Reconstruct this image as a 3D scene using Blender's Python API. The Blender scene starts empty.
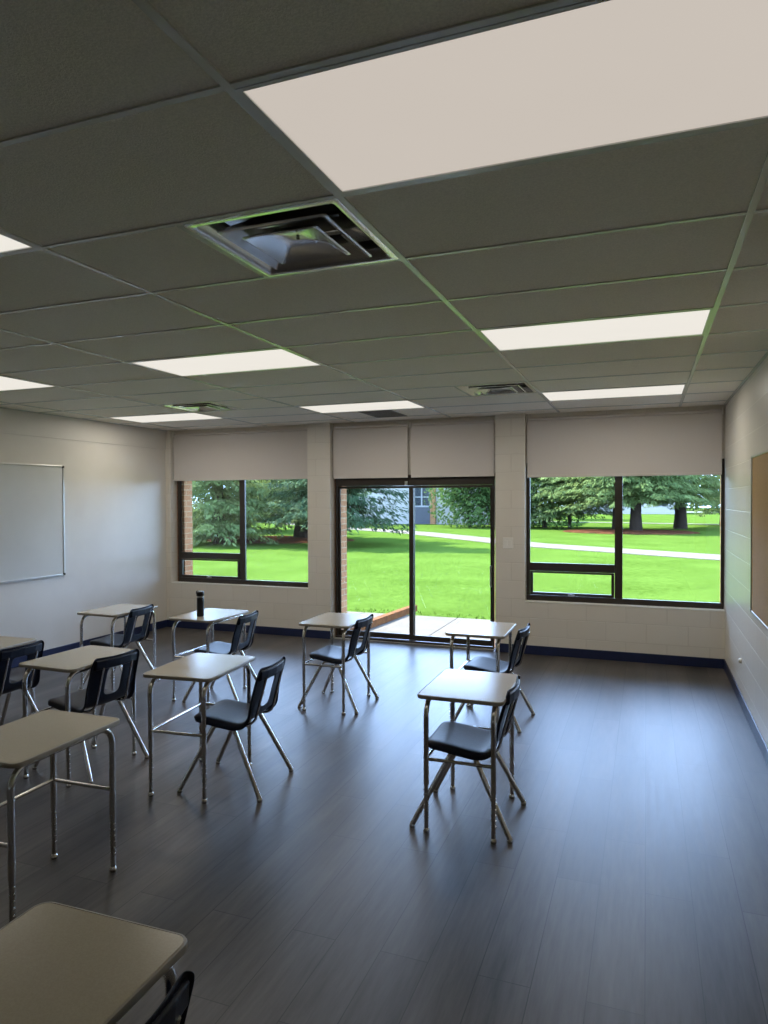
import bpy, bmesh, math, random
from mathutils import Vector, Matrix
random.seed(7)
C = bpy.context.scene.collection
PI = math.pi

# ------------------------------------------------------------------ dimensions (metres, camera above the origin)
CAM_Z = 1.7355
CEIL = 2.679
FARY = 7.75            # inner face of the window wall
XR, XL = 0.749, -6.141
BACKY = -2.2
GX, GY = -0.8994, 1.3682          # a ceiling grid crossing
TX, TY = 1.2192, 0.6096
FRY = 7.85             # window frame plane
OUTY = 8.065           # outer brick face
GZ = -0.15             # lawn level

# ------------------------------------------------------------------ materials
def new_mat(name):
    m = bpy.data.materials.new(name); m.use_nodes = True
    nt = m.node_tree
    for n in list(nt.nodes): nt.nodes.remove(n)
    out = nt.nodes.new('ShaderNodeOutputMaterial')
    return m, nt, out
def node(nt, t, **kw):
    n = nt.nodes.new(t)
    for k, v in kw.items():
        if k.startswith('_'): setattr(n, k[1:], v)
        else: n.inputs[k.replace('__', ' ')].default_value = v
    return n
def rgb(c): return (c[0], c[1], c[2], 1)
def principled(nt, out, color, rough=.5, metal=0., spec=.5):
    b = node(nt, 'ShaderNodeBsdfPrincipled')
    b.inputs['Base Color'].default_value = rgb(color); b.inputs['Roughness'].default_value = rough
    b.inputs['Metallic'].default_value = metal; b.inputs['Specular IOR Level'].default_value = spec
    nt.links.new(b.outputs[0], out.inputs[0]); return b
def noise_color(nt, b, c1, c2, scale, detail=3, vec='Object', stretch=None, rough=.6, lo=.35, hi=.65):
    tc = node(nt, 'ShaderNodeTexCoord'); src = tc.outputs[vec]
    if stretch:
        mp = node(nt, 'ShaderNodeMapping'); mp.inputs['Scale'].default_value = stretch
        nt.links.new(src, mp.inputs[0]); src = mp.outputs[0]
    n = node(nt, 'ShaderNodeTexNoise', Scale=scale, Detail=detail, Roughness=rough); nt.links.new(src, n.inputs['Vector'])
    r = node(nt, 'ShaderNodeValToRGB'); r.color_ramp.elements[0].color = rgb(c1); r.color_ramp.elements[1].color = rgb(c2)
    r.color_ramp.elements[0].position = lo; r.color_ramp.elements[1].position = hi
    nt.links.new(n.outputs[0], r.inputs[0]); nt.links.new(r.outputs[0], b.inputs['Base Color'])
    return n
def bump(nt, b, height_socket, strength=.2, dist=.01):
    bp = node(nt, 'ShaderNodeBump'); bp.inputs['Strength'].default_value = strength; bp.inputs['Distance'].default_value = dist
    nt.links.new(height_socket, bp.inputs['Height']); nt.links.new(bp.outputs[0], b.inputs['Normal'])
def mat(name, c, rough=.5, metal=0., spec=.5, var=.08, scale=8, bmp=0.):
    m, nt, out = new_mat(name); b = principled(nt, out, c, rough, metal, spec)
    n = noise_color(nt, b, [x*(1-var) for x in c], [min(1, x*(1+var)) for x in c], scale)
    if bmp: bump(nt, b, n.outputs[0], bmp)
    return m
def block_mat(name, c, mortar, axis='x', bw=.4064, bh=.2032, rough=.4, msize=.0045, depth=.5, c2=None):
    m, nt, out = new_mat(name); b = principled(nt, out, c, rough)
    tc = node(nt, 'ShaderNodeTexCoord'); sp = node(nt, 'ShaderNodeSeparateXYZ'); cb = node(nt, 'ShaderNodeCombineXYZ')
    nt.links.new(tc.outputs['Object'], sp.inputs[0])
    if axis == 'both':
        a = node(nt, 'ShaderNodeMath', _operation='ADD'); nt.links.new(sp.outputs['X'], a.inputs[0]); nt.links.new(sp.outputs['Y'], a.inputs[1]); nt.links.new(a.outputs[0], cb.inputs['X'])
    else:
        nt.links.new(sp.outputs['X' if axis == 'x' else 'Y'], cb.inputs['X'])
    nt.links.new(sp.outputs['Z'], cb.inputs['Y'])
    br = node(nt, 'ShaderNodeTexBrick'); br.offset = .5
    br.inputs['Scale'].default_value = 1; br.inputs['Brick Width'].default_value = bw; br.inputs['Row Height'].default_value = bh
    br.inputs['Mortar Size'].default_value = msize; br.inputs['Mortar Smooth'].default_value = .4
    br.inputs['Color1'].default_value = rgb(c); br.inputs['Color2'].default_value = rgb(c2 or [x*.97 for x in c]); br.inputs['Mortar'].default_value = rgb(mortar)
    nt.links.new(cb.outputs[0], br.inputs['Vector']); nt.links.new(br.outputs['Color'], b.inputs['Base Color'])
    ns = node(nt, 'ShaderNodeTexNoise', Scale=90, Detail=3); nt.links.new(tc.outputs['Object'], ns.inputs['Vector'])
    mx = node(nt, 'ShaderNodeMath', _operation='MULTIPLY_ADD'); mx.inputs[1].default_value = -1.0
    nt.links.new(br.outputs['Fac'], mx.inputs[0])
    sc = node(nt, 'ShaderNodeMath', _operation='MULTIPLY'); sc.inputs[1].default_value = .12; nt.links.new(ns.outputs[0], sc.inputs[0]); nt.links.new(sc.outputs[0], mx.inputs[2])
    bump(nt, b, mx.outputs[0], depth, .006)
    return m

M = {}
M['paint'] = mat('drywall_paint', (.60, .575, .525), .45, var=.02, scale=3)
M['block_far'] = block_mat('painted_block_far', (.68, .64, .565), (.60, .56, .49), 'x')
M['block_right'] = block_mat('painted_block_right', (.70, .67, .60), (.80, .77, .70), 'y', rough=.33)
M['brick'] = block_mat('tan_brick', (.215, .086, .024), (.28, .20, .11), 'both', .21, .075, .95, .008, .8, (.25, .108, .036))
M['tile'] = mat('ceiling_tile', (.86, .815, .735), .9, var=.07, scale=160, bmp=.25)
M['tbar'] = mat('white_enamel_bar', (.68, .69, .66), .25, spec=.6, var=.02)
M['base'] = mat('navy_vinyl_base', (.010, .017, .060), .35, var=.1)
M['frame'] = mat('dark_bronze_metal', (.030, .024, .019), .35, spec=.5, var=.12)
M['alu'] = mat('satin_aluminium', (.62, .62, .60), .32, 1.0, var=.04)
M['chrome'] = mat('chrome_tube', (.72, .70, .67), .16, 1.0, var=.04)
M['steel_vent'] = mat('polished_vent_metal', (.66, .66, .64), .2, 1.0, var=.05)
M['glide'] = mat('nickel_glide', (.75, .73, .68), .2, 1.0, var=.03)
M['dark_cap'] = mat('dark_rubber', (.02, .02, .02), .6)
M['shell'] = mat('navy_plastic', (.006, .010, .022), .42, spec=.25, var=.15, scale=60, bmp=.06)
M['laminate'] = mat('beige_laminate', (.435, .38, .28), .22, spec=.5, var=.05, scale=220)
M['edge'] = mat('grey_beige_edge', (.30, .27, .215), .38, var=.04)
M['blind'] = mat('grey_blind_cloth', (.58, .54, .505), .85, var=.03, scale=300)
M['hem'] = mat('blind_hem', (.58, .54, .50), .6, var=.03)
M['cork'] = mat('tan_cork', (.40, .25, .11), .8, var=.12, scale=120)
M['white_plastic'] = mat('white_plastic', (.75, .73, .68), .35, var=.02)
M['black'] = mat('black_plastic', (.006, .006, .007), .35, var=.1)
M['void'] = mat('plenum_shade', (.01, .01, .01), .8)  # near-black colour imitates the darkness above the ceiling
M['grille'] = mat('grey_grille', (.15, .14, .13), .6, var=.06)
M['trunk'] = mat('bark', (.022, .016, .012), 1, spec=.05, var=.4, scale=9, bmp=.6)
M['concrete'] = mat('pale_concrete', (.094, .082, .069), .9, spec=.1, var=.10, scale=2.5, bmp=.1)
M['timber'] = mat('brown_timber', (.105, .040, .011), .9, spec=.1, var=.3, scale=14)
M['siding'] = mat('grey_stucco', (.26, .25, .225), .9, spec=.1, var=.04)
M['slate'] = mat('slate_panel', (0.0325, 0.0362, 0.0450), .6, var=.05)
M['white_trim'] = mat('white_window_trim', (0.2000, 0.2000, 0.2000), .5, var=.02)
M['mulch'] = mat('red_brown_mulch', (.058, .024, .013), 1, spec=0, var=.5, scale=5, bmp=.6)
M['roof'] = mat('grey_shingles', (0.0400, 0.0375, 0.0375), .9, var=.2, scale=4)
M['asphalt'] = mat('far_road', (0.0600, 0.0600, 0.0600), .9, var=.05)
M['darkglass'] = mat('dark_window_glass', (0.0250, 0.0300, 0.0350), .1, var=.05)

def leaf_mat(name, c1, c2, scale=1.2):
    m, nt, out = new_mat(name); b = principled(nt, out, c1, .85, spec=.1)
    noise_color(nt, b, c1, c2, scale, 5, rough=.75, lo=.38, hi=.64)
    tr = node(nt, 'ShaderNodeBsdfTranslucent'); tr.inputs[0].default_value = rgb([min(1, x*1.3) for x in c2])
    mx = node(nt, 'ShaderNodeMixShader'); mx.inputs[0].default_value = .3
    nt.links.new(b.outputs[0], mx.inputs[1]); nt.links.new(tr.outputs[0], mx.inputs[2]); nt.links.new(mx.outputs[0], out.inputs[0])
    return m
M['spruce'] = leaf_mat('spruce_needles', (.022, .046, .014), (.150, .205, .068), 1.1)  # noise tones paint shaded needles and lit highlights into the colour
M['spruce_blue'] = leaf_mat('dark_spruce_needles', (.011, .031, .014), (.050, .085, .036), 1.1)
M['leaf'] = leaf_mat('deciduous_leaves', (.017, .042, .010), (.066, .115, .030), .9)
M['leaf_light'] = leaf_mat('light_leaves', (0.0360, 0.0720, 0.0210), (0.0840, 0.1320, 0.0480), .9)

# lawn
m, nt, out = new_mat('lawn_grass'); b = principled(nt, out, (.15, .33, .05), 1, spec=0); M['grass'] = m
tc = node(nt, 'ShaderNodeTexCoord')
n1 = node(nt, 'ShaderNodeTexNoise', Scale=.55, Detail=4); n2 = node(nt, 'ShaderNodeTexNoise', Scale=7, Detail=8, Roughness=.8)
nt.links.new(tc.outputs['Object'], n1.inputs['Vector']); nt.links.new(tc.outputs['Object'], n2.inputs['Vector'])
ad = node(nt, 'ShaderNodeMath', _operation='MULTIPLY_ADD'); ad.inputs[1].default_value = .35; nt.links.new(n1.outputs[0], ad.inputs[0]); nt.links.new(n2.outputs[0], ad.inputs[2])
rp = node(nt, 'ShaderNodeValToRGB'); rp.color_ramp.elements[0].position = .38; rp.color_ramp.elements[1].position = .62
md = node(nt, 'ShaderNodeMath', _operation='MULTIPLY'); md.inputs[1].default_value = .74; nt.links.new(ad.outputs[0], md.inputs[0])
rp.color_ramp.elements[0].color = (.026, .049, .0062, 1); rp.color_ramp.elements[1].color = (.057, .098, .0175, 1)
nt.links.new(md.outputs[0], rp.inputs[0]); nt.links.new(rp.outputs[0], b.inputs['Base Color']); bump(nt, b, n2.outputs[0], .6, .03)
M['blade'] = mat('grass_blades', (.038, .078, .008), 1, spec=0, var=.3, scale=1.5)

# plank floor
m, nt, out = new_mat('vinyl_planks'); b = principled(nt, out, (.07, .065, .06), .36); M['floor'] = m
tc = node(nt, 'ShaderNodeTexCoord'); sp = node(nt, 'ShaderNodeSeparateXYZ'); cb = node(nt, 'ShaderNodeCombineXYZ')
nt.links.new(tc.outputs['Object'], sp.inputs[0]); nt.links.new(sp.outputs['Y'], cb.inputs['X']); nt.links.new(sp.outputs['X'], cb.inputs['Y'])
br = node(nt, 'ShaderNodeTexBrick'); br.offset = .37
for k, v in (('Scale', 1), ('Brick Width', 1.22), ('Row Height', .19), ('Mortar Size', .0020), ('Mortar Smooth', .2), ('Bias', 0)): br.inputs[k].default_value = v
br.inputs['Color1'].default_value = (.050, .044, .039, 1); br.inputs['Color2'].default_value = (.074, .065, .058, 1); br.inputs['Mortar'].default_value = (.010, .009, .0085, 1)
nt.links.new(cb.outputs[0], br.inputs['Vector'])
mp = node(nt, 'ShaderNodeMapping'); mp.inputs['Scale'].default_value = (1.0, .09, 1); nt.links.new(tc.outputs['Object'], mp.inputs[0])
gr = node(nt, 'ShaderNodeTexNoise', Scale=38, Detail=6, Roughness=.65); nt.links.new(mp.outputs[0], gr.inputs['Vector'])
gr2 = node(nt, 'ShaderNodeTexNoise', Scale=5, Detail=3); nt.links.new(mp.outputs[0], gr2.inputs['Vector'])
a1 = node(nt, 'ShaderNodeMath', _operation='ADD'); nt.links.new(gr.outputs[0], a1.inputs[0]); nt.links.new(gr2.outputs[0], a1.inputs[1])
mr = node(nt, 'ShaderNodeMapRange'); mr.inputs['From Min'].default_value = .65; mr.inputs['From Max'].default_value = 1.35; mr.inputs['To Min'].default_value = .25; mr.inputs['To Max'].default_value = 1.75
nt.links.new(a1.outputs[0], mr.inputs[0])
mm = node(nt, 'ShaderNodeVectorMath', _operation='SCALE'); nt.links.new(br.outputs['Color'], mm.inputs[0]); nt.links.new(mr.outputs[0], mm.inputs['Scale'])
nt.links.new(mm.outputs[0], b.inputs['Base Color'])
rr = node(nt, 'ShaderNodeMapRange'); rr.inputs['To Min'].default_value = .33; rr.inputs['To Max'].default_value = .47; nt.links.new(gr.outputs[0], rr.inputs[0]); nt.links.new(rr.outputs[0], b.inputs['Roughness'])
bh = node(nt, 'ShaderNodeMath', _operation='SUBTRACT'); nt.links.new(gr.outputs[0], bh.inputs[0]); nt.links.new(br.outputs['Fac'], bh.inputs[1]); bump(nt, b, bh.outputs[0], .12, .003)

# clear glass pane (lets light straight through, reflects by angle)
m, nt, out = new_mat('clear_glass'); M['glass'] = m
tr = node(nt, 'ShaderNodeBsdfTransparent'); tr.inputs[0].default_value = (.93, .96, .94, 1)
gl = node(nt, 'ShaderNodeBsdfGlossy'); gl.inputs['Roughness'].default_value = .02
fr = node(nt, 'ShaderNodeFresnel'); fr.inputs[0].default_value = 1.45
mx = node(nt, 'ShaderNodeMixShader'); nt.links.new(fr.outputs[0], mx.inputs[0]); nt.links.new(tr.outputs[0], mx.inputs[1]); nt.links.new(gl.outputs[0], mx.inputs[2]); nt.links.new(mx.outputs[0], out.inputs[0])
# whiteboard
m, nt, out = new_mat('whiteboard_enamel'); b = principled(nt, out, (.66, .68, .68), .12); noise_color(nt, b, (.57, .59, .58), (.60, .62, .61), 2); M['board'] = m
def lamp_mat(name, c, s):
    m, nt, out = new_mat(name)
    tc = node(nt, 'ShaderNodeTexCoord'); n = node(nt, 'ShaderNodeTexNoise', Scale=3); nt.links.new(tc.outputs['Object'], n.inputs['Vector'])
    r = node(nt, 'ShaderNodeValToRGB'); r.color_ramp.elements[0].color = rgb([x*.97 for x in c]); r.color_ramp.elements[1].color = rgb(c); nt.links.new(n.outputs[0], r.inputs[0])
    e = node(nt, 'ShaderNodeEmission'); e.inputs['Strength'].default_value = s; nt.links.new(r.outputs[0], e.inputs[0]); nt.links.new(e.outputs[0], out.inputs[0]); return m
M['lamp_dim'] = lamp_mat('light_panel_dim', (1, .90, .80), .60)
M['lamp'] = lamp_mat('light_panel', (1, .955, .87), .87)

# ------------------------------------------------------------------ geometry helpers
def link(name, bm, m, parent=None, smooth=False, bevel=0, loc=None):
    me = bpy.data.meshes.new(name)
    bmesh.ops.recalc_face_normals(bm, faces=bm.faces[:])
    bm.to_mesh(me); bm.free()
    if smooth:
        for p in me.polygons: p.use_smooth = True
        try: me.set_sharp_from_angle(angle=math.radians(40))
        except Exception: pass
    if m is not None: me.materials.append(m)
    o = bpy.data.objects.new(name, me); C.objects.link(o)
    if parent is not None: o.parent = parent
    if loc is not None: o.location = loc
    if bevel:
        md = o.modifiers.new('bevel', 'BEVEL'); md.width = bevel; md.segments = 2; md.limit_method = 'ANGLE'
    return o
def box(bm, x0, x1, y0, y1, z0, z1):
    v = [bm.verts.new(p) for p in ((x0, y0, z0), (x1, y0, z0), (x1, y1, z0), (x0, y1, z0), (x0, y0, z1), (x1, y0, z1), (x1, y1, z1), (x0, y1, z1))]
    for f in ((0, 3, 2, 1), (4, 5, 6, 7), (0, 1, 5, 4), (1, 2, 6, 5), (2, 3, 7, 6), (3, 0, 4, 7)): bm.faces.new([v[i] for i in f])
def boxes(*bs):
    bm = bmesh.new()
    for q in bs: box(bm, *q)
    return bm
def fillet(pts, r, n=5):
    pts = [Vector(p) for p in pts]; out = [pts[0]]
    for i in range(1, len(pts)-1):
        a, p, c = pts[i-1], pts[i], pts[i+1]
        d1, d2 = (a-p), (c-p); k = min(r, d1.length*.49, d2.length*.49)
        s, e = p+d1.normalized()*k, p+d2.normalized()*k
        for j in range(n+1):
            t = j/n; out.append(s*(1-t)**2 + p*2*t*(1-t) + e*t*t)
    out.append(pts[-1]); return out
def tube(bm, pts, r, seg=12, caps=True, radii=None):
    pts = [Vector(p) for p in pts]; rings = []
    up = None
    for i, p in enumerate(pts):
        d = (pts[min(i+1, len(pts)-1)] - pts[max(i-1, 0)]).normalized()
        if up is None: up = d.orthogonal().normalized()
        else: up = (up - d*up.dot(d)).normalized()
        s = d.cross(up); rr = radii[i] if radii else r
        rings.append([bm.verts.new(p + (up*math.cos(2*PI*k/seg) + s*math.sin(2*PI*k/seg))*rr) for k in range(seg)])
    for a, c in zip(rings, rings[1:]):
        for k in range(seg): bm.faces.new((a[k], a[(k+1) % seg], c[(k+1) % seg], c[k]))
    if caps: bm.faces.new(rings[0][::-1]); bm.faces.new(rings[-1])
def lathe(bm, prof, center=(0, 0, 0), seg=24):
    cx, cy, cz = center; rings = []
    for r, z in prof: rings.append([bm.verts.new((cx + r*math.cos(2*PI*k/seg), cy + r*math.sin(2*PI*k/seg), cz+z)) for k in range(seg)])
    for a, c in zip(rings, rings[1:]):
        for k in range(seg): bm.faces.new((a[k], a[(k+1) % seg], c[(k+1) % seg], c[k]))
    bm.faces.new(rings[0][::-1]); bm.faces.new(rings[-1])
def round_rect(hx, hy, r, n=6):
    pts = []
    for sx, sy, a0 in ((1, 1, 0), (-1, 1, PI/2), (-1, -1, PI), (1, -1, 1.5*PI)):
        for i in range(n+1):
            a = a0 + PI/2*i/n; pts.append((sx*(hx-r) + r*math.cos(a), sy*(hy-r) + r*math.sin(a)))
    return pts
def loops(bm, ls, cap0=True, cap1=True, closed=False):
    rs = [[bm.verts.new(p) for p in l] for l in ls]
    pairs = list(zip(rs, rs[1:])) + ([(rs[-1], rs[0])] if closed else [])
    for a, c in pairs:
        n = len(a)
        for k in range(n): bm.faces.new((a[k], a[(k+1) % n], c[(k+1) % n], c[k]))
    if cap0 and not closed: bm.faces.new(rs[0][::-1])
    if cap1 and not closed: bm.faces.new(rs[-1])
def tag(o, label, cat, group=None, kind=None):
    if label: o['label'] = label
    if cat: o['category'] = cat
    if group: o['group'] = group
    if kind: o['kind'] = kind
    return o
def thing(name, label, cat, loc=(0, 0, 0), rotz=0, group=None):
    o = bpy.data.objects.new(name, None); C.objects.link(o); o.empty_display_size = .1
    o.location = loc; o.rotation_euler = (0, 0, rotz)
    return tag(o, label, cat, group)
def struct(name, bm, m, **kw):
    o = link(name, bm, m, **kw); o['kind'] = 'structure'; return o
def dup(root, loc, rotz, label=None, group=None, scale=None):
    def cp(o, par):
        c = o.copy(); C.objects.link(c)
        if par is not None: c.parent = par
        for ch in o.children: cp(ch, c)
        return c
    r = cp(root, None); r.location = loc; r.rotation_euler = (0, 0, rotz)
    if label: r['label'] = label
    if group: r['group'] = group
    if scale: r.scale = scale
    return r

# ------------------------------------------------------------------ room shell
struct('floor', boxes((XL-.15, XR+.15, BACKY-.15, 7.90, -.12, 0)), M['floor'])
W1, DR, W2 = (-6.06, -3.975), (-3.665, -1.60), (-1.268, XR)
TOPZ = 3.05
struct('wall_far', boxes(
    (XL, W1[0], FARY, 7.89, 0, TOPZ), (W1[1], DR[0], FARY, 7.89, 0, TOPZ), (DR[1], W2[0], FARY, 7.89, 0, TOPZ),
    (W1[0], W1[1], FARY, 7.89, 0, .604), (W2[0], W2[1], FARY, 7.89, 0, .580),
    (W1[0], W1[1], 7.83, 7.89, 2.14, TOPZ), (DR[0], DR[1], 7.84, 7.89, 2.03, TOPZ), (W2[0], W2[1], 7.83, 7.89, 2.14, TOPZ)), M['block_far'])
struct('wall_outside', boxes(
    (-14, -5.94, 7.89, OUTY, -.3, 3.2), (W1[1]-.03, -3.58, 7.89, OUTY, -.3, 3.2), (DR[1]-.03, -1.256, 7.89, OUTY, -.3, 3.2), (XR-.02, 9, 7.89, OUTY, -.3, 3.2),
    (-5.94, W1[1]-.03, 7.89, OUTY, -.3, .58), (-1.256, XR-.02, 7.89, OUTY, -.3, .57),
    (-5.94, W1[1]-.03, 7.89, OUTY, 2.14, 3.2), (-3.58, DR[1]-.03, 7.89, OUTY, 2.0, 3.2), (-1.256, XR-.02, 7.89, OUTY, 2.14, 3.2)), M['brick'])
struct('wall_right', boxes((XR, XR+.2, BACKY-.15, 7.93, -.1, TOPZ)), M['block_right'])
struct('wall_left', boxes((XL-.2, XL, BACKY-.15, 7.93, -.1, TOPZ), (XL, XL+.010, BACKY, FARY, 2.425, TOPZ)), M['paint'])
struct('wall_back', boxes((XL-.2, XR+.2, BACKY-.2, BACKY, -.1, TOPZ)), M['paint'])
struct('roof', boxes((-14, 9, -6, OUTY+.05, TOPZ, TOPZ+.25)), M['roof'])  # unseen slab added over the room to keep daylight out
struct('baseboard_far', boxes((XL, DR[0], FARY-.012, FARY, 0, .10), (DR[1], XR, FARY-.012, FARY, 0, .10)), M['base'], bevel=.003)
struct('baseboard_right', boxes((XR-.012, XR, BACKY, FARY-.012, 0, .10)), M['base'], bevel=.003)
struct('baseboard_left', boxes((XL, XL+.012, BACKY, FARY-.012, 0, .10)), M['base'], bevel=.003)
struct('trim_1', boxes((W1[0], W1[1], FARY-.004, FRY, .604, .616)), M['white_plastic'], bevel=.003)
struct('trim_2', boxes((W2[0], W2[1], FARY-.004, FRY, .580, .592)), M['white_plastic'], bevel=.003)

# ceiling of 2 x 4 ft tiles laid in a grid; the vents and lamps fill their own cells
lamps = {(-3, 4), (-1, 4), (1, 4), (-3, 8), (-1, 8), (1, 8), (1, 0), (-1, 0), (-3, 0)}
vents = {(0, 1): 1, (0, 7): 1, (-2, 7): 0}          # cell -> which half
cells = bmesh.new()
def grid_x(i): return GX + (i-1)*TX
def grid_y(k): return GY + k*TY
i_lo, i_hi, k_lo, k_hi = -4, 2, -6, 10
for i in range(i_lo, i_hi+1):
    for k in range(k_lo, k_hi+1):
        x0, x1 = max(grid_x(i), XL), min(grid_x(i+1), XR); y0, y1 = max(grid_y(k), BACKY), min(grid_y(k+1), FARY+.085)
        if x1-x0 < .02 or y1-y0 < .02 or (i, k) in lamps: continue
        if (i, k) in vents:
            xm = (x0+x1)/2
            if vents[i, k]: x1 = xm
            else: x0 = xm
        if (i, k) == (-1, 9):       # the grey grille takes the last part of this cell
            box(cells, x0, -2.915, y0, y1, CEIL+.006, CEIL+.022); box(cells, -2.545, x1, y0, y1, CEIL+.006, CEIL+.022); continue
        g = .0035
        box(cells, x0+g, x1-g, y0+g, y1-g, CEIL+.006, CEIL+.022)
struct('ceiling', cells, M['tile'], bevel=.003)
struct('ceiling_backing', boxes((XL, XR, BACKY, FARY+.085, CEIL+.21, CEIL+.22)), M['void'])
g = bmesh.new(); w = .012
for i in range(i_lo, i_hi+2):
    x = grid_x(i)
    if XL < x < XR: box(g, x-w, x+w, BACKY, FARY, CEIL, CEIL+.006); box(g, x-.002, x+.002, BACKY, FARY, CEIL+.006, CEIL+.035)
struct('trim_3', g, M['tbar'])
g = bmesh.new()
for k in range(k_lo, k_hi+1):
    y = grid_y(k); xs = [XL] + [grid_x(i) for i in range(i_lo, i_hi+2) if XL < grid_x(i) < XR] + [XR]
    for a, c in zip(xs, xs[1:]): box(g, a+w, c-w, y-w*.8, y+w*.8, CEIL+.001, CEIL+.006)
for (i, k), h in vents.items():
    x = grid_x(i)+TX/2; box(g, x-w, x+w, grid_y(k)+w, grid_y(k+1)-w, CEIL+.001, CEIL+.006)
struct('trim_4', g, M['tbar'])
struct('trim_5', boxes((XL+.01, XL+.032, BACKY, FARY, CEIL-.002, CEIL+.004), (XR-.022, XR, BACKY, FARY, CEIL-.002, CEIL+.004)), M['tbar'])

# ------------------------------------------------------------------ ceiling lights
LAMP_W = {0: 1.2, 4: 7.0, 8: 15.0}
def ceiling_light(i, k, label, m):
    x0, x1, y0, y1 = grid_x(i)+w, grid_x(i+1)-w, grid_y(k)+w, grid_y(k+1)-w
    cx, cy, hx, hy = (x0+x1)/2, (y0+y1)/2, (x1-x0)/2, (y1-y0)/2
    t = thing('ceiling_light', label, 'ceiling light', (cx, cy, CEIL), 0, 'flat ceiling light panels')
    e = .012
    link('frame', boxes((-hx, hx, -hy, -hy+e, 0, .03), (-hx, hx, hy-e, hy, 0, .03), (-hx, -hx+e, -hy+e, hy-e, 0, .03), (hx-e, hx, -hy+e, hy-e, 0, .03), (-hx, hx, -hy, hy, .03, .04)), M['tbar'], t)
    la = bpy.data.lights.new('panel_lamp', 'AREA'); la.shape = 'RECTANGLE'; la.size = 2*hx-.06; la.size_y = 2*hy-.06; la.energy = LAMP_W[k]; la.color = (1, .93, .82)
    lo = bpy.data.objects.new('panel_lamp', la); C.objects.link(lo); lo.parent = t; lo.location = (0, 0, .002)
    link('diffuser', boxes((-hx+e, hx-e, -hy+e, hy-e, .004, .010)), m, t)
ceiling_light(1, 0, 'large bright ceiling light panel at the top right, nearest the camera', M['lamp_dim'])
ceiling_light(-1, 0, 'ceiling light panel cut off by the left picture edge, higher of the two there', M['lamp'])
ceiling_light(-3, 4, 'ceiling light panel cut off by the left picture edge, lower of the two there', M['lamp'])
ceiling_light(-1, 4, 'ceiling light panel in the left middle, fully in view beyond the large open vent', M['lamp'])
ceiling_light(1, 4, 'ceiling light panel at right, second away from the camera, above the right window', M['lamp'])
ceiling_light(-3, 8, 'thin-looking ceiling light panel far left, beside the left vent near the window wall', M['lamp'])
ceiling_light(-1, 8, 'thin-looking ceiling light panel above the patio door, beside a dark grey grille', M['lamp'])
ceiling_light(1, 8, 'thin-looking ceiling light panel above the right window blind, farthest at right', M['lamp'])
for i, k in ((-3, 0),): ceiling_light(i, k, 'ceiling light panel beyond the left picture edge', M['lamp'])

# ------------------------------------------------------------------ ceiling vents: four-cone square diffusers
def sq(h, z, r=.012): return [(x, y, z) for x, y in round_rect(h, h, r, 3)]
def ceiling_vent(cx, cy, label):
    t = thing('ceiling_vent', label, 'ceiling vent', (cx, cy, CEIL), 0, 'square metal ceiling vents')
    H = .293
    bm = bmesh.new()
    loops(bm, [sq(H, .001), sq(H-.022, -.001), sq(H-.030, .004), sq(.238, .070, .03), sq(.180, .100, .06), sq(.170, .18, .06), sq(.178, .18, .06), sq(.246, .078, .03), sq(H-.004, .02), sq(H, .012)], closed=True)
    link('outer_cone', bm, M['steel_vent'], t, smooth=True)
    for a, z0, c, z1 in ((.212, -.006, .125, .060),):
        bm = bmesh.new(); loops(bm, [sq(a, z0), sq(a-.006, z0-.002), sq((a+c)/2+.006, (z0+z1)/2-.006), sq(c, z1), sq(c, z1+.004), sq((a+c)/2+.008, (z0+z1)/2), sq(a, z0+.005)], closed=True)
        link('inner_cone', bm, M['steel_vent'], t, smooth=True)
    bm = bmesh.new(); loops(bm, [sq(.150, -.010), sq(.143, -.013), sq(.085, .022), sq(.02, .024)], cap0=False); loops(bm, [sq(.150, -.009), sq(.087, .027), sq(.02, .029)], cap0=False)
    link('centre_cone', bm, M['steel_vent'], t, smooth=True)
    bm = bmesh.new(); lathe(bm, [(.005, 0), (.007, .004), (.003, .006)], (0, 0, .017), 10); link('screw', bm, M['dark_cap'], t)
    link('shade_plate', boxes((-.15, .15, -.15, .15, .17, .176)), M['void'], t)  # dark sheet standing in for the unlit duct opening
    for s in (-1, 1): link('bracket', boxes((-.19, .19, s*.06-.006, s*.06+.006, .052, .056)), M['steel_vent'], t)
ceiling_vent(GX-TX/4, grid_y(1)+TY/2, 'large open square metal ceiling vent at upper centre left, nearest the camera')
ceiling_vent(GX-TX/4, grid_y(7)+TY/2, 'small-looking square ceiling vent above the pillar right of the patio door')
ceiling_vent(grid_x(-2)+TX/4, grid_y(7)+TY/2, 'small-looking square ceiling vent above the left window, beside a far light panel')
t = thing('return_grille', 'flat dark grey ceiling grille next to the far light panel above the door', 'ceiling grille', (-2.73, grid_y(9)+TY/2, CEIL))
link('frame', boxes((-.185, .185, -.292, -.275, 0, .012), (-.185, .185, .275, .292, 0, .012), (-.185, -.168, -.275, .275, 0, .012), (.168, .185, -.275, .275, 0, .012)), M['grille'], t)
bm = bmesh.new()
for j in range(26): y = -.27+.0212*j; box(bm, -.168, .168, y, y+.013, .003, .012)
box(bm, -.18, .18, -.29, .29, .012, .016)
link('louvres', bm, M['grille'], t)

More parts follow.
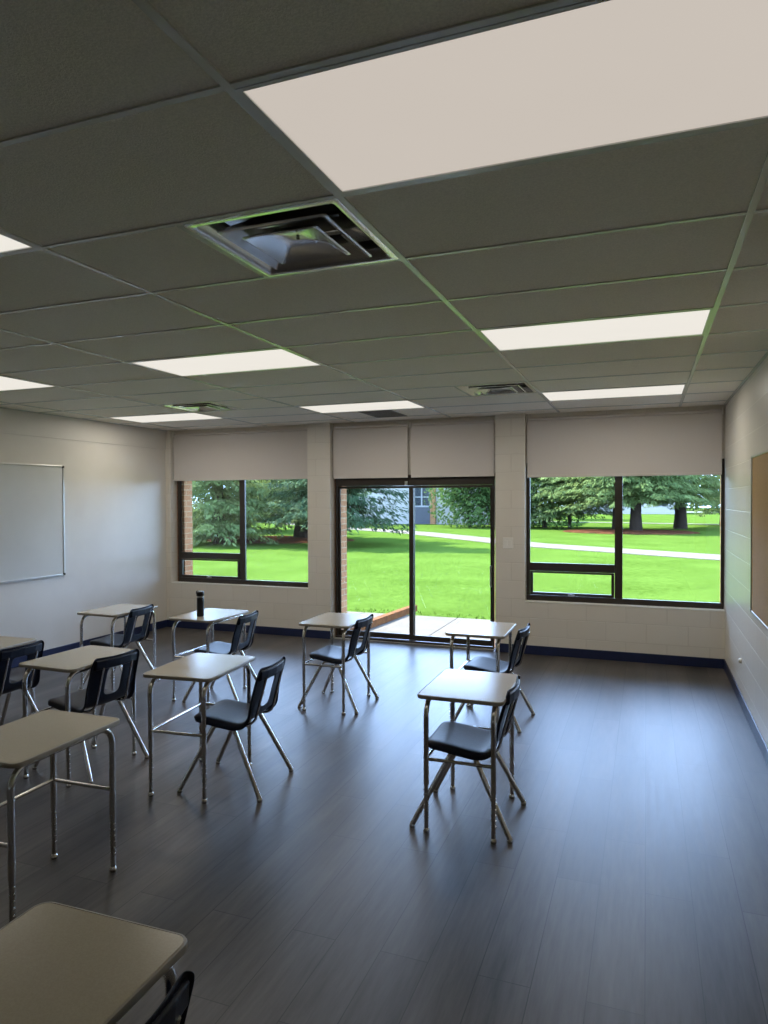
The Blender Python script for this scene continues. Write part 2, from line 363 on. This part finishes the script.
# ------------------------------------------------------------------ windows and patio door
def window(name, x0, x1, xm, z0, z1, tz0, tz1):
    d0, d1 = FRY, 7.888; e = .05; zs = z0+.062
    root = struct(name, boxes((x0, x1, d0, d1, z0, zs), (x0, x1, d0, d1, z1-e, z1), (x0, x0+.038, d0, d1, zs, z1-e), (x1-.03, x1, d0, d1, zs, z1-e),
        (xm-.04, xm+.04, d0, d1, zs, z1-e), (x0+.038, xm-.04, d0, d1, tz0, tz1)), M['frame'], bevel=.003)
    a0, a1, b0, b1 = x0+.038, xm-.04, zs, tz0; s = .034
    link('hopper_sash', boxes((a0+.004, a1-.004, d0-.008, d1-.01, b0+.003, b0+s), (a0+.004, a1-.004, d0-.008, d1-.01, b1-.022, b1-.003), (a0+.004, a0+s, d0-.008, d1-.01, b0+s, b1-.022), (a1-s, a1-.004, d0-.008, d1-.01, b0+s, b1-.022)), M['frame'], root, bevel=.003)
    hx = (a0+a1)/2 - .0
    h = link('latch', boxes((hx-.035, hx+.035, d0-.022, d0-.008, b0+.006, b0+.024), (hx-.012, hx+.012, d0-.036, d0-.022, b0+.01, b0+.03)), M['alu'], root, bevel=.003); h['label'] = 'small grey latch'
    link('pane', boxes((a0+s-.004, a1-s+.004, 7.868, 7.874, b0+s-.004, b1-.018)), M['glass'], root)
    link('pane', boxes((a0-.004, a1+.004, 7.868, 7.874, tz1-.004, z1-e+.004)), M['glass'], root)
    link('pane', boxes((xm+.036, x1-.026, 7.868, 7.874, zs-.004, z1-e+.004)), M['glass'], root)
window('window_1', -6.02, -3.976, -4.995, .614, 2.14, .938, 1.022)
window('window_2', -1.266, .745, -.28, .590, 2.14, .925, 1.016)
dx0, dx1, dxm = -3.634, -1.636, -2.635
root = struct('door_1', boxes((dx0, dx1, FRY-.01, 7.90, 1.90, 2.02), (dx0, dx0+.026, FRY-.01, 7.90, .03, 1.90), (dx1-.018, dx1, FRY-.01, 7.90, .03, 1.90), (dx0, dx1, FRY-.03, 7.90, 0, .03)), M['frame'], bevel=.003)
def leaf(name, a, c, y0, y1, sl=.022, sr=.022):
    o = link(name, boxes((a, c, y0, y1, .034, .100), (a, c, y0, y1, 1.868, 1.896), (a, a+sl, y0, y1, .100, 1.868), (c-sr, c, y0, y1, .100, 1.868)), M['frame'], root, bevel=.003)
    link('pane', boxes((a+sl-.004, c-sr+.004, (y0+y1)/2-.003, (y0+y1)/2+.003, .096, 1.872)), M['glass'], o); return o
leaf('fixed_leaf', dx0+.028, dxm+.03, 7.874, 7.898, sr=.055)
sl = leaf('sliding_leaf', dxm-.03, dx1-.020, 7.842, 7.868, sl=.055)
o = link('handle', boxes((dx1-.040, dx1-.022, 7.815, 7.845, .72, .75), (dx1-.040, dx1-.022, 7.815, 7.845, .94, .97), (dx1-.040, dx1-.022, 7.80, 7.818, .72, .97)), M['alu'], sl, bevel=.004); o['label'] = 'pale metal pull handle'
o = link('catch', boxes((dxm-.08, dxm-.045, 7.83, 7.845, 1.904, 1.95)), M['alu'], root, bevel=.003); o['label'] = 'small pale catch under the head'
o = link('threshold', boxes((dx0, dx1, FRY-.06, FRY-.03, 0, .012)), M['alu'], root, bevel=.004); o['label'] = 'bright metal threshold strip'

# ------------------------------------------------------------------ roller blinds
def blind(x0, x1, zb, label):
    t = thing('roller_blind', label, 'roller blind', ((x0+x1)/2, FARY+.045, 2.60), 0, 'grey roller blinds'); h = (x1-x0)/2
    link('cloth', boxes((-h+.006, h-.006, -.001, .001, zb-2.60+.02, .0)), M['blind'], t)
    bm = bmesh.new(); tube(bm, [(-h+.012, .02, .02), (h-.012, .02, .02)], .022, 16); link('roller_tube', bm, M['blind'], t, smooth=True)
    link('hem_bar', boxes((-h+.006, h-.006, -.006, .006, zb-2.60, zb-2.60+.024)), M['hem'], t, bevel=.003)
    for s in (-1, 1): link('bracket', boxes((s*h-.004, s*h+.004, -.02, .035, -.01, .055)), M['white_plastic'], t)
blind(-6.045, -3.982, 1.995, 'grey roller blind over the left window')
blind(-3.645, -2.655, 1.992, 'grey roller blind over the left half of the patio door')
blind(-2.625, -1.612, 1.992, 'grey roller blind over the right half of the patio door')
blind(-1.255, .722, 1.972, 'wide grey roller blind over the right window')

# ------------------------------------------------------------------ wall fittings
def board(name, label, cat, x, side, y0, y1, z0, z1, face, fm, partname, depth):
    t = thing(name, label, cat, (x, (y0+y1)/2, (z0+z1)/2)); h, v = (y1-y0)/2, (z1-z0)/2; f = .018
    def bx(y0, y1, z0, z1, d): a, c = sorted((0, side*d)); return (a, c, y0, y1, z0, z1)
    link(partname, boxes(bx(-h+f, h-f, -v+f, v-f, depth*.6)), face, t)
    link('frame', boxes(bx(-h, h, -v, -v+f, depth), bx(-h, h, v-f, v, depth), bx(-h, -h+f, -v+f, v-f, depth), bx(h-f, h, -v+f, v-f, depth)), fm, t, bevel=.003)
    for sy in (-1, 1):
        for sz in (-1, 1): link('corner_cap', boxes(bx(*sorted((sy*h, sy*(h-.026))), *sorted((sz*v, sz*(v-.026))), depth+.003)), M['dark_cap'] if name == 'whiteboard' else fm, t, bevel=.003)
    return t
board('whiteboard', 'white dry-erase board with thin aluminium frame on the left wall', 'whiteboard', XL, 1, 3.54, 5.975, .895, 2.125, M['board'], M['alu'], 'writing_surface', .022)
board('bulletin_board', 'tan cork bulletin board with pale metal frame on the right wall', 'bulletin board', XR, -1, 3.35, 5.80, .88, 2.05, M['cork'], M['alu'], 'cork_panel', .020)
t = thing('light_switch', 'small white switch plate on the pillar right of the patio door', 'light switch', (-1.455, FARY, 1.237))
link('plate', boxes((-.058, .058, -.006, 0, -.062, .062)), M['white_plastic'], t, bevel=.003)
for s in (-1, 1): link('rocker', boxes((s*.024-.016, s*.024+.016, -.010, -.006, -.033, .033)), M['white_plastic'], t, bevel=.002)
bm = bmesh.new(); tube(bm, [(0, 0, 0), (-.006, 0, 0), (-.018, 0, 0), (-.024, 0, 0)], .02, 16, radii=[.022, .022, .018, .010])
o = link('wall_bumper', bm, M['white_plastic'], smooth=True, loc=(XR, 6.452, .368)); tag(o, 'small round white bumper low on the right block wall', 'wall bumper')

# ------------------------------------------------------------------ student desk
DH = .72
def make_desk():
    t = thing('student_desk', '', 'desk', group='student desks')
    hx, hy = .2275, .300
    def rr(ix, z, r=.04): return [(x, y, z) for x, y in round_rect(hx-ix, hy-ix, max(r-ix, .01), 7)]
    bm = bmesh.new(); loops(bm, [rr(.007, DH-.019), rr(.007, DH-.0015), rr(.009, DH)]); link('tabletop', bm, M['laminate'], t)
    bm = bmesh.new(); loops(bm, [rr(.010, DH-.021), rr(.002, DH-.020), rr(0, DH-.016), rr(0, DH-.005), rr(.002, DH-.001), rr(.0068, DH), rr(.0068, DH-.019)], closed=True)
    link('edge_band', bm, M['edge'], t, smooth=True)
    r = .0138
    for sx in (-1, 1):
        for sy in (-1, 1):
            x = sx*.176; yl = sy*.280
            pts = fillet([(x, 0, DH-.021-r), (x, sy*.235, DH-.021-r), (x, yl, DH-.085), (x, yl, .25)], .055, 6)
            bm = bmesh.new(); tube(bm, pts, r, 14)
            lg = link('leg', bm, M['chrome'], t, smooth=True)
            bm = bmesh.new(); tube(bm, [(x, yl, .27), (x, yl, .022)], .0112, 12)
            for j in range(6):
                for s in (-1, 1):
                    z = .225-.028*j
                    tube(bm, [(x+s*.0095, yl, z), (x+s*.0135, yl, z), (x+s*.0145, yl, z)], .004, 8, radii=[.0055, .0045, .002])
            link('leg_insert', bm, M['chrome'], lg, smooth=True)
            bm = bmesh.new(); lathe(bm, [(.006, .028), (.012, .024), (.016, .014), (.017, .006), (.013, 0)], (x, yl, 0), 14); link('glide', bm, M['glide'], lg, smooth=True)
    z = .385
    bm = bmesh.new(); tube(bm, [(-.176, -.272, z), (-.176, .272, z)], .009, 10); link('brace', bm, M['chrome'], t, smooth=True)
    for sy in (-1, 1):
        bm = bmesh.new(); tube(bm, [(-.166, sy*.280, z), (.166, sy*.280, z)], .009, 10); link('brace', bm, M['chrome'], t, smooth=True)
    for sy in (-1, 1):
        link('mounting_plate', boxes((-.165, .165, sy*.12-.018, sy*.12+.018, DH-.027, DH-.0205)), M['dark_cap'], t)
    return t

# ------------------------------------------------------------------ student chair (sitter faces -x)
def make_chair():
    t = thing('student_chair', '', 'chair', group='student chairs')
    P = [(-.206, .428, .165), (-.198, .446, .184), (-.168, .456, .198), (-.08, .446, .201), (.01, .431, .202), (.09, .420, .202), (.140, .428, .200), (.168, .456, .198),
         (.182, .492, .196), (.200, .556, .194), (.219, .622, .192), (.233, .672, .190), (.245, .708, .187), (.252, .734, .181), (.255, .748, .166)]
    cols = [(-1, 1), (-.985, .35), (-.90, 0), (-.60, 0), (-.30, 0), (0, 0), (.30, 0), (.60, 0), (.90, 0), (.985, .35), (1, 1)]
    bm = bmesh.new(); V = []
    for i, (x, z, wd) in enumerate(P):
        a, c = P[max(i-1, 0)], P[min(i+1, len(P)-1)]
        tx, tz = c[0]-a[0], c[1]-a[1]; L = math.hypot(tx, tz); nx, nz = tz/L, -tx/L        # away from the sitter
        f = max(0, min(1, (i-5)/4))
        row = []
        for tt, lip in cols:
            off = lip*(.040*(1-f)+.022*f) - (1-abs(tt)**2)*(-.012)*(1-f)*(1 if i > 1 else .3) - f*.026*tt*tt
            row.append(bm.verts.new((x+nx*off, wd*tt, z+nz*off)))
        V.append(row)
    n = len(cols)
    for i in range(len(P)-1):
        for j in range(n-1):
            if 8 <= i < 11 and 4 <= j < 6: continue
            bm.faces.new((V[i][j], V[i][j+1], V[i+1][j+1], V[i+1][j]))
    o = link('shell', bm, M['shell'], t, smooth=False)
    for p in o.data.polygons: p.use_smooth = True
    s = o.modifiers.new('thick', 'SOLIDIFY'); s.thickness = .007; s.offset = 0
    s = o.modifiers.new('sub', 'SUBSURF'); s.levels = 2; s.render_levels = 2
    # rear band the rods plug into
    bm = bmesh.new()
    prof = [(.252, .738), (.266, .732), (.262, .680), (.249, .674), (.232, .674)]
    ys = [-.165, -.10, 0, .10, .165]
    rows = [[bm.verts.new((x - .026*(y/.185)**2 + .002, y*(1-.0), z)) for x, z in prof] for y in ys]
    for a, c in zip(rows, rows[1:]):
        for k in range(len(prof)): bm.faces.new((a[k], a[(k+1) % 5], c[(k+1) % 5], c[k]))
    bm.faces.new(rows[0]); bm.faces.new(rows[-1][::-1])
    link('back_pocket', bm, M['shell'], t, bevel=.005)
    for sy in (-1, 1):
        y = sy*.115
        bm = bmesh.new(); tube(bm, fillet([(.253, y, .69), (.233, y, .622), (.203, y*1.02, .51), (.180, y*1.06, .425), (.13, y*1.2, .396), (.05, y*1.25, .396)], .03, 5), .0072, 10)
        link('back_rod', bm, M['chrome'], t, smooth=True)
        for sx in (-1, 1):
            foot = Vector((sx*.258, sy*.229, .016)); apex = Vector((sx*.062, sy*.168, .394))
            d = (apex-foot).normalized()
            bm = bmesh.new(); tube(bm, fillet([foot, apex, apex+Vector((-sx*.05, 0, .004))], .02, 4), .0140, 12)
            lg = link('leg', bm, M['chrome'], t, smooth=True)
            bm = bmesh.new(); lathe(bm, [(.011, .026), (.015, .018), (.017, .008), (.014, 0)], (foot.x, foot.y, 0), 12); link('glide', bm, M['glide'], lg, smooth=True)
    for sx in (-1, 1):
        bm = bmesh.new(); tube(bm, [(sx*.045, -.172, .400), (sx*.045, .172, .400)], .0105, 10); link('seat_rail', bm, M['chrome'], t, smooth=True)
    return t

R = math.radians
desks = [
 (-.896, 3.690, 1, 'beige student desk in the right-hand column, nearer the camera, with bluish glare on top'),
 (-1.208, 5.335, 1, 'beige student desk farther away in the right-hand column, before the sliding door pane'),
 (-2.455, 5.320, 1, 'beige student desk standing before the left half of the patio door'),
 (-2.560, 3.558, 5, 'beige student desk left of centre, its chair pulled well out to the right'),
 (-3.632, 5.172, -.5, 'beige student desk holding the black water bottle, under the left window'),
 (-4.608, 5.125, 0, 'beige student desk farthest back at left, beside the left wall near the window corner'),
 (-3.438, 3.478, -1, 'beige student desk at left, directly beyond the desk that has no chair'),
 (-2.496, 2.250, 1.4, 'beige student desk without a chair at the left picture edge'),
 (-4.380, 3.510, 4, 'beige student desk cut by the left picture edge, partly behind a dark chair back'),
 (-1.203, 1.022, 1, 'beige student desk in the bottom left corner, nearest the camera')]
d0 = make_desk()
for n, (x, y, a, lab) in enumerate(desks):
    if n == 0: d0.location = (x, y, 0); d0.rotation_euler.z = R(a); d0['label'] = lab
    else: dup(d0, (x, y, 0), R(a), lab)
chairs = [
 (-.900, 3.670, 1, 'navy plastic chair tucked under the nearer desk of the right-hand column'),
 (-1.118, 5.350, -4, 'navy plastic chair behind the farther desk of the right-hand column, near the right window'),
 (-2.440, 5.320, 0, 'navy plastic chair at the desk before the left half of the patio door'),
 (-2.350, 3.620, 5.5, 'navy plastic chair pulled well out from the desk left of centre, whole seat showing'),
 (-3.465, 5.140, 5, 'navy plastic chair at the desk that holds the black water bottle'),
 (-4.595, 5.120, 7, 'navy plastic chair at the farthest back desk beside the left wall'),
 (-3.412, 3.535, -6, 'navy plastic chair with its holed back to the camera, just beyond the chairless desk'),
 (-4.225, 3.505, 0, 'navy plastic chair cut by the left picture edge'),
 (-1.135, 1.020, 0, 'navy plastic chair at the bottom left, only its dark back corner showing')]
c0 = make_chair()
for n, (x, y, a, lab) in enumerate(chairs):
    if n == 0: c0.location = (x, y, 0); c0.rotation_euler.z = R(a); c0['label'] = lab
    else: dup(c0, (x, y, 0), R(a), lab)

# ------------------------------------------------------------------ water bottle
t = thing('water_bottle', 'tall black water bottle standing on a desk under the left window', 'water bottle', (-3.640, 5.045, DH))
bm = bmesh.new(); lathe(bm, [(.027, 0), (.030, .004), (.031, .012), (.031, .150), (.030, .160), (.027, .166)], seg=28); link('body', bm, M['black'], t, smooth=True)
bm = bmesh.new(); lathe(bm, [(.0275, .164), (.0300, .166), (.0300, .176), (.0275, .178)], seg=28); o = link('collar', bm, M['alu'], t, smooth=True); o['label'] = 'thin grey ring below the lid'
bm = bmesh.new(); lathe(bm, [(.029, .178), (.034, .181), (.034, .205), (.032, .213), (.026, .217), (.012, .219)], seg=28); link('lid', bm, M['black'], t, smooth=True)
bm = bmesh.new(); tube(bm, fillet([(-.032, 0, .188), (-.041, 0, .200), (-.038, 0, .218), (-.01, 0, .217)], .010, 4), .006, 8); link('carry_loop', bm, M['black'], t, smooth=True)

# ------------------------------------------------------------------ outdoors: ground
bm = bmesh.new(); nx, ny = 40, 40
vs = [[bm.verts.new((-90+180*i/nx, 8.0+140*(j/ny)**1.6, GZ)) for i in range(nx+1)] for j in range(ny+1)]
for j in range(ny):
    for i in range(nx): bm.faces.new((vs[j][i], vs[j][i+1], vs[j+1][i+1], vs[j+1][i]))
struct('ground', bm, M['grass'])
bm = bmesh.new()
xs = [-5.9, -4.15, -2.64, -1.1, .45, 2.0]
for a, c in zip(xs, xs[1:]): box(bm, a+.004, c-.004, OUTY, 10.02, -.30, -.045)
struct('patio_slab', bm, M['concrete'], bevel=.006)
def path(name, pts, wd, z, m):
    bm = bmesh.new(); L = []
    for i, p in enumerate(pts):
        p = Vector(p); d = (Vector(pts[min(i+1, len(pts)-1)])-Vector(pts[max(i-1, 0)])).normalized(); nrm = Vector((-d.y, d.x))
        L.append([(p.x+nrm.x*wd/2, p.y+nrm.y*wd/2, z), (p.x-nrm.x*wd/2, p.y-nrm.y*wd/2, z), (p.x-nrm.x*wd/2, p.y-nrm.y*wd/2, z-.08), (p.x+nrm.x*wd/2, p.y+nrm.y*wd/2, z-.08)])
    loops(bm, L); return struct(name, bm, m)
path('footpath', [(-40, 60), (-18, 41.0), (-12, 36.6), (-6.65, 30.9), (-4.43, 28.4), (2.1, 24.1), (14, 17.5)], 1.9, GZ+.02, M['concrete'])
path('far_footpath', [(-30, 66), (-6, 57), (10, 53), (40, 50)], 1.2, GZ+.02, M['concrete'])
path('far_road', [(-80, 104), (80, 98)], 9, GZ+.02, M['asphalt'])
bm = bmesh.new(); box(bm, -.05, .05, -1.17, 1.17, 0, .10)
o = link('timber_beam', bm, M['timber'], bevel=.006, loc=(-3.55, 9.24, -.045)); o.rotation_euler.z = R(-5); tag(o, 'long brown wooden beam lying on the pale patio outside the door', 'wooden beam')

# grass blades near the patio
bm = bmesh.new(); rnd = random.Random(3)
for _ in range(5000):
    y = 10.02 + .9*rnd.random()**2; x = rnd.uniform(-11, 3.5); h = rnd.uniform(.015, .05); a = rnd.uniform(0, PI); wd = .006+.0006*(y-10)
    dx, dy = math.cos(a)*wd, math.sin(a)*wd; lx, ly = rnd.uniform(-.03, .03), rnd.uniform(-.03, .03)
    bm.faces.new([bm.verts.new(p) for p in ((x-dx, y-dy, GZ), (x+dx, y+dy, GZ), (x+lx, y+ly, GZ+h))])
o = link('grass_blades', bm, M['blade']); tag(o, 'short bright green grass blades along the patio edge', 'grass', kind='stuff')

# ------------------------------------------------------------------ trees
def spruce_mesh(seed, H, Rm, zlow):
    rnd = random.Random(seed); bm = bmesh.new(); z = zlow
    while z < H-.3:
        frac = (z-zlow)/(H-zlow); L0 = Rm*(1-frac)**.8
        dense = z < 5
        nb = 15 if dense else 9
        for b_ in range(nb):
            a = rnd.uniform(0, 2*PI); L = L0*rnd.uniform(.72, 1.1); z0 = z + rnd.uniform(-.15, .15); droop = rnd.uniform(.16, .34)
            ca, sa = math.cos(a), math.sin(a); st = .13 if dense else .3; s = .25
            while s < L:
                u = s/L
                px, py = ca*s, sa*s; pz = z0 + .12*L*u - droop*L*u*u + .06*L*u**4
                side = .55*(1-u)**.7*min(1, L*.4)*(1-math.exp(-s*1.5)) + .08
                for q in range(7 if dense else 3):
                    sg = rnd.choice((-1, 1)); off = rnd.random()*side*sg
                    cx, cy = px - sa*off, py + ca*off; cz = pz - abs(off)*.35 - rnd.random()*.16
                    l = rnd.uniform(.11, .25)*(1 if dense else 2.2); wq = l*rnd.uniform(.13, .22)
                    da = a + sg*rnd.uniform(.1, 1.0); tip = Vector((math.cos(da)*l, math.sin(da)*l, -l*rnd.uniform(.1, 1.0)))
                    sd = Vector((-math.sin(da), math.cos(da), rnd.uniform(-.5, .5)))*wq; c = Vector((cx, cy, max(cz, .12)))
                    e = c+tip
                    if e.z < .05: e.z = .05
                    bm.faces.new([bm.verts.new(p) for p in (c-sd*.5, c+tip*.4-sd, e, c+tip*.45+sd)])
                s += st
        z += .30 if dense else .55
    me = bpy.data.meshes.new('foliage'); bm.to_mesh(me); bm.free(); return me
def trunk_bm(H, r, seed=1):
    rnd = random.Random(seed); bm = bmesh.new(); pts = []; rad = []
    for i in range(12):
        u = i/11; pts.append((rnd.uniform(-.03, .03)*u*3, rnd.uniform(-.03, .03)*u*3, -.1+u*(H+.1))); rad.append(r*(1-u)**.9 + .015 + r*.22*math.exp(-u*H*2.2))
    tube(bm, pts, r, 12, radii=rad); return bm
SP = [spruce_mesh(11, 10.5, 3.3, 1.15), spruce_mesh(12, 9.5, 3.1, .55), spruce_mesh(13, 12, 3.9, 2.0)]
def spruce(x, y, k, label, sc=1., rot=0., r=.24, m='spruce'):
    t = thing('spruce_tree', label, 'tree', (x, y, GZ), rot, 'spruce trees on the lawn'); t.scale = (sc, sc, sc)
    me = SP[k]
    if m != 'spruce':
        me = me.copy()
    me.materials.clear(); me.materials.append(M[m])
    o = bpy.data.objects.new('foliage', me); C.objects.link(o); o.parent = t
    link('trunk', trunk_bm((10.5, 9.5, 12)[k]*.97, r, k), M['trunk'], t, smooth=True)
    return t
spruce(-15.4, 29.6, 0, 'spruce with thick bare trunk at the right side of the left window view', 1.05, .3, .40)
spruce(-17.2, 25.2, 1, 'low drooping spruce reaching the ground at the left of the left window view', 1.0, 1.1)
spruce(-22.5, 35.5, 0, 'spruce standing farthest back in the middle of the left window view', 1.1, 2.0, .3)
spruce(-11.9, 25.6, 0, 'dark spruce with hanging branches at the left of the patio door view', 1.0, 2.6, .24, 'spruce_blue')
spruce(-.55, 41.0, 2, 'big spruce with bare trunk just right of the right window bar', 1.0, .2, .30)
spruce(1.95, 46.0, 2, 'big spruce with bare trunk at the right side of the right window view', 1.0, 1.7, .34)
spruce(-1.6, 42.6, 2, 'spruce hidden partly behind the upright bar of the right window', 1.0, 3.3, .26)
spruce(-4.5, 44.5, 0, 'slender young spruce at the left of the right window view', .95, 4.0, .09)
def leafy_mesh(seed, n, rx, rz, zc, size=.22):
    rnd = random.Random(seed); bm = bmesh.new()
    lumps = [(Vector((rnd.uniform(-1, 1)*rx*.7, rnd.uniform(-1, 1)*rx*.7, zc+rnd.uniform(-.85, .8)*rz)), rnd.uniform(.35, .6)*rx) for _ in range(26)]
    for _ in range(n):
        c, r = rnd.choice(lumps)
        d = Vector((rnd.gauss(0, 1), rnd.gauss(0, 1), rnd.gauss(0, 1))).normalized(); p = c + d*r*rnd.uniform(.75, 1.05)
        if p.z < .05: continue
        a = (d + Vector((rnd.uniform(-.7, .7), rnd.uniform(-.7, .7), rnd.uniform(-.7, .7)))).normalized(); s1 = a.orthogonal().normalized(); s2 = a.cross(s1); s = size*rnd.uniform(.6, 1.2)
        bm.faces.new([bm.verts.new(q) for q in (p-s1*s*.5, p+s2*s*.3, p+s1*s*.5, p-s2*s*.3)])
    me = bpy.data.meshes.new('foliage'); bm.to_mesh(me); bm.free(); return me
LF = [leafy_mesh(21, 9000, 2.3, 2.2, 2.3), leafy_mesh(22, 9000, 2.8, 2.6, 4.6, .28)]
def leafy(name, x, y, k, label, cat, m, sc=1., rot=0., r=.12, H=3, group=None):
    t = thing(name, label, cat, (x, y, GZ), rot, group); t.scale = (sc, sc, sc)
    me = LF[k].copy(); me.materials.clear(); me.materials.append(M[m])
    o = bpy.data.objects.new('foliage', me); C.objects.link(o); o.parent = t
    link('trunk', trunk_bm(H, r, 5), M['trunk'], t, smooth=True); return t
G1 = 'bushes along the far building'
leafy('bush', -11.1, 45.2, 0, 'large dark green bush right of the brick pier on the far building', 'bush', 'leaf', 1.15, 0, group=G1)
leafy('bush', -8.9, 45.6, 0, 'large dark green bush in the middle of the right door pane', 'bush', 'leaf', 1.05, 1.5, group=G1)
leafy('bush', -6.2, 45.8, 0, 'large dark green bush at the right edge of the right door pane', 'bush', 'leaf', 1.1, 3.1, group=G1)
leafy('leafy_tree', -8.3, 64.0, 1, 'light green leafy tree at the left edge of the right window view', 'tree', 'leaf_light', 1.0, .4, .14, 4.5)
for n, (x, y) in enumerate(((-92, 118), (-80, 132), (-68, 117), (-56, 133), (-44, 116), (-32, 131), (-20, 114), (-8, 131), (4, 116), (17, 132), (29, 117))):
    leafy('distant_tree', x, y, 1, 'green tree in the distant row beyond the road', 'tree', 'leaf', 2.0, n*1.3, .25, 4.5, 'distant trees beyond the road')
spruce(5.0, 52.0, 0, 'spruce at the far right edge of the right window view, behind the others', 1.15, 2.2, .26)
spruce(-23.5, 29.5, 1, 'spruce at the far left edge of the left window view, beyond the brick edge', 1.1, 5.0, .26)
# mulch beds
def bed(x, y, rx, ry, label):
    bm = bmesh.new(); rnd = random.Random(int(x*10)+50); n = 40
    def ring(s, z): return [(rx*s*math.cos(2*PI*k/n)*(1+.05*math.sin(3*k)), ry*s*math.sin(2*PI*k/n)*(1+.05*math.sin(2.3*k)), z+(.02*rnd.random() if s < 1 else 0)) for k in range(n)]
    loops(bm, [ring(1, -.05), ring(1, .015), ring(.93, .05), ring(.6, .07), ring(.2, .09)])
    o = link('mulch_bed', bm, M['mulch'], loc=(x, y, GZ)); tag(o, label, 'mulch bed', kind='stuff')
bed(-16.4, 28.4, 4.0, 2.6, 'red-brown mulch under the spruces outside the left window')
bed(-.9, 40.8, 3.6, 2.6, 'red-brown mulch around the spruce trunks outside the right window')

# ------------------------------------------------------------------ far building
t = thing('school_wing', 'pale grey building with brick pier and white-framed window far across the lawn', 'building', (-20.55, 49.5, GZ))
link('wall', boxes((-9.5, 4.0, 0, 8, 0, 4.2), (4.0, 5.45, .12, 8, 0, 4.2), (5.85, 12.5, 0, 8, 0, 4.2)), M['siding'], t)
link('brick_pier', boxes((5.45, 5.85, -.15, 1, 0, 4.2)), M['brick'], t)
link('slate_panel', boxes((4.0, 5.45, .04, .12, 0, 1.28)), M['slate'], t)
wf = link('window_frame', boxes((4.0, 5.45, .02, .12, 1.28, 1.40), (4.0, 5.45, .02, .12, 3.2, 3.3), (4.0, 4.09, .02, .12, 1.4, 3.2), (5.36, 5.45, .02, .12, 1.4, 3.2), (4.68, 4.78, .02, .12, 1.4, 3.2), (4.09, 5.36, .03, .11, 2.0, 2.08)), M['white_trim'], t)
link('pane', boxes((4.09, 5.36, .08, .10, 1.4, 3.2)), M['darkglass'], wf)
link('roof', boxes((-9.9, 12.9, -.5, 8.4, 4.2, 4.5)), M['roof'], t)
t = thing('distant_house', 'small pale house far behind the trees in the right window', 'house', (-2, 88, GZ))
link('wall', boxes((-6, 6, 0, 8, 0, 3.0)), M['siding'], t)
bm = bmesh.new(); loops(bm, [[(-6.5, -.5, 3), (-6.5, 8.5, 3), (-6.5, 4, 5.2)], [(6.5, -.5, 3), (6.5, 8.5, 3), (6.5, 4, 5.2)]]); link('roof', bm, M['roof'], t)
for x in (-3.5, 0, 3.5): link('window', boxes((x-.7, x+.7, -.03, .02, 1, 2.1)), M['darkglass'], t)

# ------------------------------------------------------------------ light
sun = bpy.data.lights.new('sun', 'SUN'); sun.energy = 34.0; sun.angle = R(2.5); sun.color = (1, .95, .86)
so = bpy.data.objects.new('sun', sun); C.objects.link(so)
az, el = R(168), R(52)      # from the left, a touch from the lawn side
dirv = Vector((math.cos(az)*math.cos(el), math.sin(az)*math.cos(el), math.sin(el)))
so.rotation_euler = dirv.to_track_quat('Z', 'Y').to_euler()
wd = bpy.data.worlds.new('sky'); bpy.context.scene.world = wd; wd.use_nodes = True
nt = wd.node_tree
for n in list(nt.nodes): nt.nodes.remove(n)
out = node(nt, 'ShaderNodeOutputWorld'); bg = node(nt, 'ShaderNodeBackground'); bg.inputs['Strength'].default_value = 20.0
tc = node(nt, 'ShaderNodeTexCoord'); sp = node(nt, 'ShaderNodeSeparateXYZ'); nt.links.new(tc.outputs['Generated'], sp.inputs[0])
rp = node(nt, 'ShaderNodeValToRGB'); e = rp.color_ramp.elements
e[0].position = 0; e[0].color = (.44, .62, 1.0, 1); e[1].position = .8; e[1].color = (.14, .22, .42, 1)
q = e.new(.35); q.color = (.38, .54, .92, 1)
nt.links.new(sp.outputs['Z'], rp.inputs[0])
nt.links.new(rp.outputs[0], bg.inputs[0]); nt.links.new(bg.outputs[0], out.inputs[0])

# ------------------------------------------------------------------ camera
cam = bpy.data.cameras.new('camera'); co = bpy.data.objects.new('camera', cam); C.objects.link(co)
cam.sensor_fit = 'HORIZONTAL'; cam.sensor_width = 36; cam.lens = 689.643*36/768; cam.clip_start = .05; cam.clip_end = 400
co.matrix_world = Matrix.Translation((0, 0, CAM_Z)) @ Matrix.Rotation(.3637, 4, 'Z') @ Matrix.Rotation(PI/2-.0185, 4, 'X') @ Matrix.Rotation(-.0038, 4, 'Z')
sc = bpy.context.scene; sc.camera = co
sc.view_settings.view_transform = 'Standard'; sc.view_settings.look = 'None'; sc.view_settings.exposure = 0; sc.view_settings.gamma = 1
sc.view_settings.use_curve_mapping = False
sc.cycles.use_denoising = True; sc.cycles.max_bounces = 12; sc.cycles.diffuse_bounces = 6; sc.cycles.transparent_max_bounces = 16
sc.cycles.sample_clamp_indirect = 6
